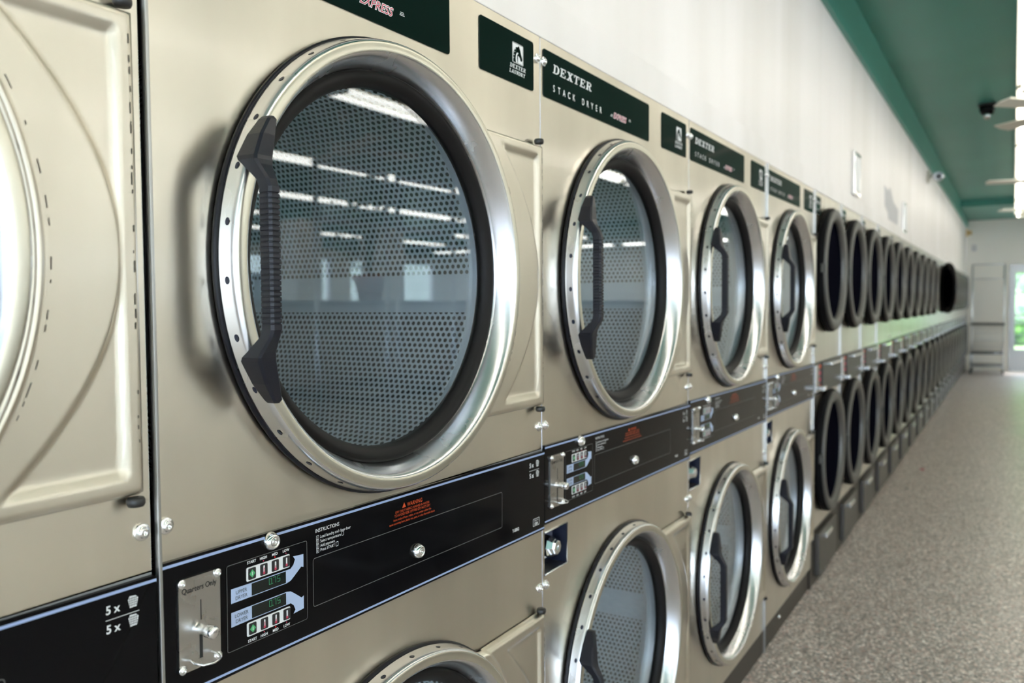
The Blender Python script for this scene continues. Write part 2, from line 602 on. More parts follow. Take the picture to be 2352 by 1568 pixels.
def door_meshes():
    d = {}
    # ring: outer wall with a row of small holes, flat face, deep inner wall
    b = B()
    prof = [(.0090, .318), (.0090, .3290), (.0120, .3288), (.0180, .3272), (.0245, .3266), (.0295, .3256), (.0330, .3240), (.0352, .3215), (.0360, .3190),
            (.0360, .3110), (.0354, .3082), (.0335, .3055), (.0290, .3020), (.0210, .2978), (.0130, .2942), (.0040, .2908), (-.0060, .2885), (-.0060, .285)]
    b.lathe(prof, n=128)
    mi_f = b.mi('ring'); b.mi('face'); b.mi('void')
    for f in b.bm.faces:
        c = f.calc_center_median()
        f.material_index = 1 if c.x > .0352 else 0
    for k in range(30):                     # vent holes in the rim
        a = 2 * PI * (k + .35) / 30
        rr = .3272
        cx = .0212
        pts = []
        for i in range(10):
            t = 2 * PI * i / 10
            dx, ds = .0035 * math.cos(t), .0048 * math.sin(t)
            pts.append((cx + dx, rr * math.cos(a + ds / rr), rr * math.sin(a + ds / rr)))
        b.face(pts, 'void')
    d['ring'] = b.mesh('door', recalc=True)
    # hinge flange: dished sheet filling the corner beside the ring
    b = B()
    hh = .254
    xr = .447
    N, K = 28, 8
    rows = []
    for i in range(N + 1):
        z = -hh + 2 * hh * i / N
        zz = z
        ya = math.sqrt(max(.3300 ** 2 - z * z, 0))
        rows.append((z, ya, xr))
    def height(y, z):
        # raised border, sunken field
        ez = hh - abs(z)
        er = xr - y
        inner_arc = .421 - .122 * (z / .225) ** 2
        ea = y - inner_arc
        r_ = math.hypot(y, z)
        field = min(ez - .021, er - .019, ea)
        t = max(0, min(1, field / .010))
        hgt = .017 - .0065 * t * t * (3 - 2 * t)
        e = min(ez, er)
        e = max(0, min(1, e / .007))
        hgt *= .15 + .85 * math.sqrt(e * (2 - e))
        lip = max(0, 1 - abs(r_ - .3385) / .0045)
        return hgt + .007 * lip
    zs = []
    N = 90
    for i in range(N + 1):
        zs.append(-hh + 2 * hh * i / N)
    K = 46
    grid = []
    for z in zs:
        ya = math.sqrt(max(.3300 ** 2 - z * z, 0))
        row = []
        for k in range(K + 1):
            t = k / K
            y = ya + (xr - ya) * t
            row.append(b.bm.verts.new((height(y, z), y, z)))
        grid.append(row)
    for i in range(N):
        for k in range(K):
            f = b.bm.faces.new([grid[i][k], grid[i][k + 1], grid[i + 1][k + 1], grid[i + 1][k]])
            f.smooth = True
    # edges folded back to the cabinet
    def skirt(vs):
        bk = [b.bm.verts.new((.002, v.co.y, v.co.z)) for v in vs]
        for i in range(len(vs) - 1):
            b.bm.faces.new([vs[i], vs[i + 1], bk[i + 1], bk[i]])
    skirt(grid[0]); skirt(grid[-1]); skirt([r[-1] for r in grid]); skirt([r[0] for r in grid])
    b.mi('steel')
    rnd = random.Random(5)
    z = -.24
    while z < .24:                          # dark scuffs along the pressed edge and beside the ring
        l_ = rnd.uniform(.003, .014)
        if rnd.random() < .6:
            y = xr - .0095 + rnd.uniform(-.0006, .0006)
            b.face([(.0176, y, z), (.0176, y + .0011, z), (.0176, y + .0011, z + l_), (.0176, y, z + l_)], 'scuff')
        if abs(z) < .21 and rnd.random() < .45:
            y0_, y1_ = math.sqrt(.3500 ** 2 - z * z), math.sqrt(.3500 ** 2 - (z + l_) ** 2)
            b.face([(.0176, y0_, z), (.0176, y0_ + .0009, z), (.0176, y1_ + .0009, z + l_), (.0176, y1_, z + l_)], 'scuff')
        z += l_ + rnd.uniform(.001, .012)
    d['flange'] = b.mesh('hinge_flange', recalc=True)
    # rubber gasket behind the ring
    b = B()
    b.lathe([(.0005, .310), (.0005, .3305), (.002, .3318), (.005, .3325), (.0075, .3320), (.0090, .3295), (.0090, .318), (.005, .310)], n=96)
    d['gasket'] = b.mesh('gasket', 'rubber')
    # rubber seal that holds the glass
    b = B()
    b.lathe([(-.006, .2892), (.000, .2880), (.0030, .2840), (.0025, .2775), (-.003, .2695), (-.010, .2655), (-.022, .2655), (-.024, .287)], n=96)
    d['seal'] = b.mesh('glass_seal', 'seal')
    b = B()
    b.lathe([(-.013, 0), (-.013, .2665), (-.0185, .2665), (-.0185, 0)], n=96, smooth=False)
    d['glass'] = b.mesh('glass_pane', 'glass')
    # handle
    b = B()
    secs = [(.170, -.274, -.266, .0410, .055), (.166, -.279, -.264, .0410, .058), (.145, -.297, -.274, .0410, .065), (.118, -.313, -.285, .0410, .072),
            (.113, -.315, -.287, .045, .074), (.107, -.314, -.290, .052, .077), (.090, -.311, -.294, .070, .088), (.082, -.3105, -.2935, .073, .0905)]
    g = []
    nr = 26
    for i in range(nr + 1):
        z = .080 - .160 * i / nr
        for dz, dx in ((.0012, 0), (.0004, -.0016), (-.0004, -.0016), (-.0012, 0)):
            if i in (0, nr) and dx:
                continue
            g.append((z + dz, -.3105 - dx * .5, -.2930 + dx * .5, .0735, .0910 + dx))
    secs = secs + g + [(-z, a, b_, c, d_) for z, a, b_, c, d_ in secs[::-1]]
    rings = []
    for z, y0, y1, x0, x1 in secs:
        cc = min(.003, (y1 - y0) * .3, (x1 - x0) * .3)
        x0, x1, y0, y1 = x0 - .0055, x1 - .0055, y0 - .0078, y1 - .0078
        rings.append([b.bm.verts.new(p) for p in ((x0, y0, z), (x1 - cc, y0, z), (x1, y0 + cc, z), (x1, y1 - cc, z), (x1 - cc, y1, z), (x0, y1, z))])
    for a, c in zip(rings, rings[1:]):
        for k in range(6):
            b.bm.faces.new([a[k], a[(k + 1) % 6], c[(k + 1) % 6], c[k]])
    b.bm.faces.new(rings[0]); b.bm.faces.new(rings[-1][::-1])
    d['handle'] = b.mesh('handle', 'handle')
    b = B()
    b.lathe([(0, 0), (0, .008), (.003, .0095), (.007, .0095), (.0095, .008), (.0095, 0)], n=20)
    me = b.mesh('hinge_pin', 'blackpl')
    me.transform(Matrix.Rotation(-PI / 2, 4, 'Y'))
    d['pin'] = me
    # drum: throat, bulkhead ring, perforated shell with uv, back
    b = B()
    uvl = b.bm.loops.layers.uv.new('UVMap')
    RD = .388
    oy, oz = .030, -.0
    n = 96
    v0 = -.070
    def cyl(x0, x1, r0, r1, mtl, us):
        for i in range(n):
            a, c = 2 * PI * i / n - PI, 2 * PI * (i + 1) / n - PI
            pts = [(x0, oy + r0 * math.cos(a), oz + r0 * math.sin(a)), (x0, oy + r0 * math.cos(c), oz + r0 * math.sin(c)),
                   (x1, oy + r1 * math.cos(c), oz + r1 * math.sin(c)), (x1, oy + r1 * math.cos(a), oz + r1 * math.sin(a))]
            f = b.face(pts, mtl, True)
            for l, uvv in zip(f.loops, ((us[0], a * RD), (us[0], c * RD), (us[1], c * RD), (us[1], a * RD))):
                l[uvl].uv = (uvv[0], uvv[1] - v0)
    cyl(-.060, -.075, .300, .345, 'throat', (0, .01))
    cyl(-.075, -.085, .345, RD, 'throat', (0, .01))
    cyl(-.085, -.760, RD, RD, 'drum', (0, .675))
    # back wall, planar uv
    for i in range(n):
        a, c = 2 * PI * i / n, 2 * PI * (i + 1) / n
        pts = [(-.760, oy, oz), (-.760, oy + RD * math.cos(a), oz + RD * math.sin(a)), (-.760, oy + RD * math.cos(c), oz + RD * math.sin(c))]
        f = b.face(pts, 'drum')
        for l in f.loops:
            l[uvl].uv = (l.vert.co.y + 1.0, l.vert.co.z * .9 + 2.0 + .7)
    # two lifting vanes
    for ang in (-2.2, 1.9):
        ca, sa = math.cos(ang), math.sin(ang)
        def P(x, r, t):
            return (x, oy + r * ca - t * sa, oz + r * sa + t * ca)
        b.face([P(-.1, RD, -.04), P(-.75, RD, -.04), P(-.75, RD - .07, 0), P(-.1, RD - .07, 0)], 'throat')
        b.face([P(-.1, RD, .04), P(-.75, RD, .04), P(-.75, RD - .07, 0), P(-.1, RD - .07, 0)], 'throat')
    me = b.mesh('drum', recalc=False)
    d['drum'] = me
    b = B()
    b.lathe([(-.002, HR + .001), (-.030, .2985), (-.062, .300)], n=96)
    d['throat'] = b.mesh('door_throat', 'throat')
    return d
DM = door_meshes()

def make_door(root, cz):
    dr = inst(DM['ring'], 'door', root, (0, CY, cz), 'round brushed steel door ring')
    inst(DM['gasket'], 'gasket', dr, (0, 0, 0), 'black rubber gasket')
    inst(DM['seal'], 'glass_seal', dr, (0, 0, 0), 'black rubber seal round the glass')
    inst(DM['glass'], 'glass_pane', dr, (0, 0, 0), 'clear round glass')
    inst(DM['handle'], 'handle', dr, (0, 0, 0), 'black ribbed pull handle')
    inst(DM['flange'], 'hinge_flange', dr, (0, 0, 0))
    inst(DM['pin'], 'hinge_pin', dr, (.012, .436, .254), 'black hinge cap')
    inst(DM['pin'], 'hinge_pin', dr, (.012, .436, -.2635), 'black hinge cap')
    dm = inst(DM['drum'], 'drum', root, (0, CY, cz), 'perforated galvanised drum')
    inst(DM['throat'], 'drum_throat', dm, (0, 0, 0))

def make_big():
    root = thing('stack_dryer', 'x', 'dryer', (0, 0, 0), 0, 'large stack dryers with clear glass doors')
    # cabinet
    e0, e1 = .0020, W - .0020
    b = B()
    panel_hole(b, e0, e1, PT - .002, TOP, CY, CZU, HR, 0, m='steel')
    panel_hole(b, e0, e1, CB, .810, CY, CZL, HR, 0, m='steel')
    cy0, cy1, cz0, cz1 = .008, .108, .818, .904       # coin vault recess
    for r_ in ((e0, e1, cz1, PB + .002), (cy1, e1, .810, cz1), (e0, cy0, .810, cz1), (cy0, cy1, .810, cz0)):
        b.face([(0, r_[0], r_[2]), (0, r_[1], r_[2]), (0, r_[1], r_[3]), (0, r_[0], r_[3])], 'steel')
    b.face([(0, e0, PB), (0, e1, PB), (0, e1, PT), (0, e0, PT)], 'boxgrey')
    # rolled vertical and top edges
    for s_ in (0, 1):
        y_a, y_b = (e0, .0012) if s_ == 0 else (e1, W - .0012)
        b.face([(0, y_a, CB), (-.002, (y_a + y_b) / 2, CB), (-.002, (y_a + y_b) / 2, TOP), (0, y_a, TOP)], 'edge')
        b.face([(-.002, (y_a + y_b) / 2, CB), (-.006, y_b, CB), (-.006, y_b, TOP), (-.002, (y_a + y_b) / 2, TOP)], 'edge')
    y0, y1, xb = .0012, W - .0012, -.80
    b.face([(-.010, y0, CB), (xb, y0, CB), (xb, y0, TOP), (-.010, y0, TOP)], 'boxgrey')
    b.face([(-.010, y1, CB), (xb, y1, CB), (xb, y1, TOP), (-.010, y1, TOP)], 'boxgrey')
    b.face([(xb, y0, CB), (xb, y1, CB), (xb, y1, TOP), (xb, y0, TOP)], 'boxgrey')
    b.face([(0, y0, TOP), (xb, y0, TOP), (xb, y1, TOP), (0, y1, TOP)], 'boxgrey')
    b.face([(0, y0, CB), (xb, y0, CB), (xb, y1, CB), (0, y1, CB)], 'boxgrey')
    b.obj('cabinet', None, root, recalc=False)
    for z in (1.840, 1.122, .798, .235):
        for y in (.0125, W - .0135):
            inst(screw_me, 'screw', root, (0, y, z))
    # kick plate with a screw
    b = B()
    b.box(-.06, -.012, .002, W - .002, 0, CB + .002)
    b.obj('kick_plate', 'kick', root, label='dark brown kick plate')
    inst(screw_me, 'screw', root, (-.012, .30, .06))
    # signs
    x = .0015
    b = B()
    b.prism(roundrect(.011, .568, 1.773, 1.866, .006), 0, x)
    sg = b.obj('name_sign', 'sign', root, label='glossy black name sign with white lettering')
    b = B()
    xt = x + .0003
    slab(b, 'DEXTER', .050, 1.8265, .0180, .0275, 'white', xt, gap=.10)
    b.obj('brand_lettering', None, sg, recalc=False, label='white slanted lettering')
    b = B()
    for wd_, k0 in (('STACK', 0), ('DRYER', 6)):
        b = B()
        for k, ch in enumerate(wd_):
            text(b, ch, .055 + .0222 * (k + k0), 1.7900, .0190, 'white', xt, align='CENTER', bold=.014, xs=.86)
        b.obj('type_lettering', None, sg, recalc=False, label='white spaced lettering')
    b = B()
    text(b, 'EXPRESS', .346, 1.7925, .0185, 'white', xt, shear=.35, bold=.05, xs=1.05)
    text(b, 'EXPRESS', .346, 1.7925, .0185, 'red', xt + .0002, shear=.35, bold=.0, xs=1.05)
    for k in range(3):
        b.box(xt - .0002, xt, .330 + k * .002, .342 + k * .001, 1.7935 + k * .0022, 1.7943 + k * .0022, 'white')
        b.box(xt - .0002, xt, .437 + k * .001, .449 + k * -.001, 1.8005 + k * .0022, 1.8013 + k * .0022, 'white')
    b.obj('express_lettering', None, sg, recalc=False, label='red slanted lettering with white outline')
    b = B()
    b.prism(roundrect(.658, .848, 1.773, 1.866, .006), 0, x)
    sg = b.obj('logo_sign', 'sign', root, label='glossy black sign with horse head emblem')
    b = B()
    ring_outline(b, .768, .808, 1.811, 1.848, .003, .0007, xt, 'white')
    # white field, dark horse's head facing right with a white blaze down the neck
    def bp(pts, m, dx=0.):
        b.face([(xt + dx, .7695 + .037 * u, 1.8125 + .034 * v) for u, v in pts], m)
    bp([(0, 0), (1, 0), (1, 1), (0, 1)], 'white')
    bp([(.04, 0), (.03, .25), (.08, .50), (.18, .70), (.34, .84), (.56, .86), (.56, .62), (.50, .36), (.50, 0)], 'sign', .0001)
    bp([(.46, .84), (.60, .97), (.66, .86), (.74, .74), (.80, .58), (.93, .34), (.93, .24), (.86, .16), (.76, .18), (.70, .30), (.60, .38), (.50, .40), (.46, .60)], 'sign', .0001)
    bp([(.30, 0), (.27, .22), (.32, .44), (.42, .56), (.56, .54), (.44, .44), (.40, .26), (.46, 0)], 'white', .0002)
    for k in range(4):
        a_ = .16 + .17 * k
        bp([(.02 + .05 * k, a_), (.10 + .06 * k, a_ + .03), (.06 + .07 * k, a_ + .09)], 'white', .0002)
    b.obj('emblem', None, sg, recalc=False, label='white square emblem with horse head')
    b = B()
    slab(b, 'DEXTER', .759, 1.8005, .0075, .0088, 'white', xt, gap=.10)
    slab(b, 'LAUNDRY', .757, 1.7905, .0070, .0076, 'white', xt, gap=.08)
    b.obj('brand_lettering', None, sg, recalc=False, label='small white lettering')
    # control panel, hung slightly askew as in all of the row
    cyc, czc = W / 2, (PT + PB) / 2
    tilt = -.0110
    def P2(o):
        o.rotation_euler = (tilt, 0, 0)
        return o
    b = B()
    hw, hz = W / 2 - .0015, (PT - PB) / 2
    b.prism(roundrect(-hw, hw, -hz, hz, .001), -.004, .006)
    con = P2(b.obj('control_panel', 'console', root, (0, cyc, czc), label='glossy black control panel'))
    x = .0063
    b = B()
    b.box(.0062 - .0002, x, -hw, hw, hz - .0068, hz - .0036, 'line')
    b.box(.0062 - .0002, x, -hw, hw, -hz + .0032, -hz + .0060, 'line')
    b.obj('trim_line', None, con, label='pale blue line')
    def L(y, z):           # cabinet coordinates -> panel coordinates
        dy, dz = y - cyc, z - czc
        c, s_ = math.cos(-tilt), math.sin(-tilt)
        return dy * c - dz * s_, dy * s_ + dz * c
    def T(b, s_, y, z, size, m, **k):
        a = L(y, z)
        text(b, s_, a[0], a[1], size, m, x, **k)
    b = B()
    T(b, 'INSTRUCTIONS', .237, 1.0605, .0072, 'white', xs=.92)
    for k, s_ in enumerate(('Load laundry and close door', 'Select temperature', 'Add payment', 'Press START')):
        z = 1.0515 - .0060 * k
        T(b, s_, .246, z, .0058, 'white', xs=.90)
        a = L(.2385, z - .0008)
        ring_outline(b, a[0], a[0] + .0050, a[1], a[1] + .0055, .0005, .0004, x, 'white')
        T(b, str(k + 1), .2397, z + .0002, .0048, 'white')
    a = L(.288, 1.0445)
    ring_outline(b, a[0], a[0] + .0045, a[1], a[1] + .0062, .0005, .0005, x, 'white')
    a = L(.276, 1.0325)
    ring_outline(b, a[0], a[0] + .0050, a[1], a[1] + .0062, .0005, .0005, x, 'white')
    b.obj('instructions', None, con, recalc=False, label='small white printed instructions')
    b = B()
    a = L(.4275, 1.0545)
    b.face([(x, a[0] - .0045, a[1]), (x, a[0] + .0045, a[1]), (x, a[0], a[1] + .0080)], 'orange')
    T(b, 'WARNING', .435, 1.0545, .0090, 'orange', xs=.88)
    for k, (s_, sz) in enumerate((('DRY ONLY FABRICS WASHED IN WATER', .0052), ('TO AVOID RISK OF FIRE DO NOT DRY', .0058),
                                  ('items made of foam, rubber, or any similar rubber-like', .0048), ('items containing foam, plastic, wax, paint, or other flammable liquids', .0046))):
        T(b, s_, .449, 1.0485 - .0055 * k, sz, 'orange', align='CENTER', xs=.90)
    b.obj('warning_print', None, con, recalc=False, label='small orange printed warning')
    b = B()
    a0 = L(.231, .9635); a1 = L(.714, 1.020)
    ring_outline(b, a0[0], a1[0], a0[1] - .002, a1[1] + .002, .004, .0009, x, 'groove')
    b.obj('access_door', None, con, recalc=False, label='thin grey outline of the locked access door')
    b = B()
    T(b, '5 x', .815, 1.0475, .0125, 'white', bold=.02)
    T(b, '5 x', .815, 1.0275, .0125, 'white', bold=.02)
    a = L(.815, 1.0410)
    b.box(x - .0002, x, a[0], a[0] + .0385, a[1], a[1] + .0006, 'white')
    for zz in (1.0465, 1.0265):
        a = L(.8395, zz)
        b.face([(x, a[0] + .003, a[1]), (x, a[0] + .011, a[1]), (x, a[0] + .013, a[1] + .009), (x, a[0] + .001, a[1] + .009)], 'white')
        b.face([(x, a[0] + .001, a[1] + .009), (x, a[0] + .013, a[1] + .009), (x, a[0] + .010, a[1] + .012), (x, a[0] + .003, a[1] + .0125)], 'white')
        for k in range(5):
            b.box(x, x + .0002, a[0] + .0026 + k * .0019, a[0] + .0030 + k * .0019, a[1] + .0008, a[1] + .0112, 'dark')
        for k in range(4):
            b.box(x, x + .0002, a[0] + .0015, a[0] + .0125, a[1] + .0024 + k * .0024, a[1] + .0028 + k * .0024, 'dark')
    b.obj('load_size_print', None, con, recalc=False, label='white load size print with basket symbols')
    b = B()
    T(b, 'T-50X2', .750, .9375, .0080, 'white', bold=.03, xs=.95)
    b.obj('model_print', None, con, recalc=False, label='white model print')
    b = B()
    a = L(.828, .9305)
    ring_outline(b, a[0], a[0] + .025, a[1], a[1] + .0145, .001, .0008, x, 'white')
    T(b, 'USA', .8405, .9325, .0070, 'white', align='CENTER', bold=.03)
    T(b, 'MADE IN', .8405, .9395, .0038, 'white', align='CENTER')
    b.obj('origin_badge', None, con, recalc=False, label='small white outlined badge')
    def lock(y, z, s_=1.):
        a = L(y, z)
        b = B()
        b.lathe([(0, .0125 * s_), (.003, .0125 * s_), (.0095, .0088 * s_), (.0100, .0066 * s_), (.0088, .0060 * s_), (.0088, .0048 * s_), (.0098, .0046 * s_), (.0098, .0020 * s_), (.0075, .0018 * s_), (.0075, 0)], n=28)
        b.obj('cam_lock', 'chrome', con, (.006, a[0], a[1]), label='round chrome cam lock')
    lock(.158, 1.0695, .92)
    lock(.459, .9790, .95)
    # keypad
    b = B()
    a0 = L(.0885, .951); a1 = L(.2205, 1.055)
    ky, kz = (a0[0] + a1[0]) / 2, (a0[1] + a1[1]) / 2
    kw, kh = .066, .0525
    b.prism(roundrect(-kw, kw, -kh, kh, .003), 0, .0006, 'console')
    ring_outline(b, -kw, kw, -kh, kh, .003, .0007, .0008, 'groove')
    kx = .0010
    for s_ in (1, -1):
        # pale arrow band: measured for the upper half, mirrored below
        def Q(u, v):
            return (kx, u, v * s_)
        b.face([Q(-.060, .0055), Q(.029, .0055), Q(.029, .0225), Q(-.030, .0225), Q(-.060, .0230)], 'band')
        b.face([Q(.029, .0055), Q(.036, .0070), Q(.042, .0110), Q(.041, .0265), Q(.036, .0225), Q(.029, .0225)], 'band')
        b.face([Q(.042, .0110), Q(.055, .0205), Q(.0590, .0190), Q(.0590, .0360), Q(.0405, .0375), Q(.0440, .0330), Q(.041, .0265)], 'band')
    kp = b.obj('keypad', None, root, recalc=False, label='black keypad with pale blue arrows')
    o2 = Matrix.Rotation(tilt, 4, 'X') @ Vector((0, ky, kz))
    kp.location = (.006, cyc + o2.y, czc + o2.z)
    P2(kp)
    for s_ in (1, -1):
        b = B()
        z0 = .0065 if s_ > 0 else -.0215
        b.box(0, .0014, -.0285, .0275, z0, z0 + .0150, 'disp')
        seg7(b, '0.75', -.0010, z0 + .0055, .0045, .0080, 'seg', .0016)
        b.obj('display', None, kp, label='dark display with green digits')
        b = B()
        zc = .0340 * s_
        b.prism(roundrect(-.0365, .0345, zc - .0085, zc + .0085, .002), .0008, .0013)
        b.obj('button_bar', 'white', kp, label='white button strip')
        for k in range(4):
            yc = -.0280 + .0188 * k
            b = B()
            b.prism(roundrect(yc - .0058, yc + .0058, zc - .0070, zc + .0070, .0015), .0010, .0020, 'dark')
            if k == 0:
                b.prism([(yc - .0046, zc), (yc, zc - .0050), (yc + .0046, zc), (yc, zc + .0050)], .0020, .0022, 'green')
                b.box(.0022, .0023, yc - .0004, yc + .0004, zc - .0022, zc + .0022, 'white')
            else:
                b.prism(roundrect(yc - .0011, yc + .0011, zc - .0035, zc + .0052, .001), .0020, .0022, 'white')
                b.prism([(yc + .0019 * math.cos(t * PI / 4), zc - .0040 + .0019 * math.sin(t * PI / 4)) for t in range(8)], .0020, .0022, 'red')
                b.box(.0022, .0023, yc - .0005, yc + .0005, zc - .0040, zc + .0045 - .0022 * k, 'red')
            b.obj('button', None, kp, label='green start button' if k == 0 else 'black button with thermometer symbol')
        b = B()
        zt = .0468 if s_ > 0 else -.0500
        for k, t_ in enumerate(('START', 'HIGH', 'MED', 'LOW')):
            text(b, t_, -.0280 + .0188 * k, zt, .0048, 'white', kx, align='CENTER', bold=.02)
        for k in (1, 2, 3):
            yc = -.0280 + .0188 * k
            zz = .0446 * s_
            b.prism([(yc + .0008 * math.cos(t * PI / 3), zz + .0008 * math.sin(t * PI / 3)) for t in range(6)], .0008, .0012, 'segoff' if k == 2 else 'red')
        b.obj('button_print', None, kp, recalc=False, label='white button names')
        b = B()
        zc = .0140 * s_
        text(b, 'UPPER' if s_ > 0 else 'LOWER', -.0445, zc + .0008, .0064, 'dark', kx + .0002, align='CENTER', xs=.95)
        text(b, 'DRYER', -.0445, zc - .0060, .0064, 'dark', kx + .0002, align='CENTER', xs=.95)
        b.obj('dryer_print', None, kp, recalc=False, label='dark lettering on pale blue')
    # coin plate
    b = B()
    b.prism(roundrect(-.0285, .0285, -.0535, .0535, .004), 0, .0025, 'plate')
    text(b, 'Quarters Only', -.0245, .0365, .0092, 'dark', .0028, bold=.01, xs=.86)
    b.box(.0026, .0028, .0005, .0017, .0010, .0245, 'dark')           # coin slot
    b.box(.0026, .0028, -.0015, .0030, -.0430, -.0150, 'dark')        # slide track
    a = L(.0490, 1.0045)
    o2 = Matrix.Rotation(tilt, 4, 'X') @ Vector((0, *a))
    cp = b.obj('coin_plate', None, root, (.006, cyc + o2.y, czc + o2.z), label='brushed steel coin plate')
    P2(cp)
    for yy, zz in ((-.0245, .049), (.0245, .049), (-.0245, -.049), (.0245, -.049)):
        o = inst(screw_me, 'screw', cp, (.0025, yy, zz))
        o.scale = (.6, .55, .55)
    b = B()
    b.lathe([(0, .0060), (.010, .0060), (.011, .0072), (.022, .0072), (.024, .0060), (.024, 0)], 0, 0, n=24)
    b.obj('coin_knob', 'chrome', cp, (.0025, .0010, -.0100), label='chrome coin return knob')
    b = B()
    pts = [(.000, -.0150, -.0405), (.010, -.0160, -.0420), (.020, -.0120, -.0430), (.0235, 0, -.0435), (.020, .0120, -.0430), (.010, .0160, -.0420), (.000, .0150, -.0405)]
    b.tube(pts, .0013, 8)
    b.obj('coin_guard', 'chrome', cp, (.0025, 0, 0), label='chrome wire loop')
    # coin vault recess with its lock
    b = B()
    d_ = -.055
    b.face([(0, cy0, cz0), (0, cy0, cz1), (d_, cy0, cz1), (d_, cy0, cz0)], 'void')
    b.face([(0, cy1, cz0), (0, cy1, cz1), (d_, cy1, cz1), (d_, cy1, cz0)], 'void')
    b.face([(0, cy0, cz1), (0, cy1, cz1), (d_, cy1, cz1), (d_, cy0, cz1)], 'void')
    b.face([(0, cy0, cz0), (0, cy1, cz0), (d_, cy1, cz0), (d_, cy0, cz0)], 'plate')
    b.face([(d_, cy0, cz0), (d_, cy1, cz0), (d_, cy1, cz1), (d_, cy0, cz1)], 'void')
    b.tube([(.0005, cy0, cz1), (.0005, cy1, cz1), (.0005, cy1, cz0), (.0005, cy0, cz0)], .0020, 8, 'chrome')
    cv = b.obj('coin_vault', None, root, recalc=False, label='square recess with polished rim')
    b = B()
    yc, zc = .066, .860
    b.prism(roundrect(yc - .026, yc + .026, zc - .026, zc + .026, .008), -.055, -.026)
    b.lathe([(-.026, .024), (-.016, .023), (-.004, .0165), (.0, .0150), (.001, .013), (.001, .006), (-.002, .0055), (-.002, 0)], yc, zc, n=8, smooth=False)
    b.obj('vault_lock', 'chrome', cv, label='chrome vault lock block')
    make_door(root, CZU)
    make_door(root, CZL)
    return root

big = make_big()
big_labels = [
    (0, 'large steel stack dryer in the foreground, its whole upper door and control panel in view'),
    (-1, 'large steel stack dryer cut off by the left edge of the photo'),
    (1, 'second fully visible large steel stack dryer, between the foreground one and the pale seam strip'),
    (2, 'third fully visible large steel stack dryer, just before the upright bright seam strip'),
    (3, 'farthest large steel stack dryer with clear glass, next to the small black-ringed dryers'),
]
for k, lb in big_labels:
    if k == 0:
        big['label'] = lb
        continue
    dup(big, (0, k * W - (.004 if k < 0 else 0), 0), 0, lb)

# upright joint strips standing proud of the fronts
def strip(y, z0, z1, label):
    b = B()
    b.box(.0005, .0075, y - .0022, y + .0022, z0, z1)
    tag(b.obj('seam_strip', 'aluminium', bevel=.001), label, 'trim strip', 'bright upright seam strips')
strip(.0005, .02, TOP, 'bright metal joint strip at the left side of the foreground dryer')
strip(3 * W, .02, TOP, 'bright metal joint strip between the two farthest large dryers')

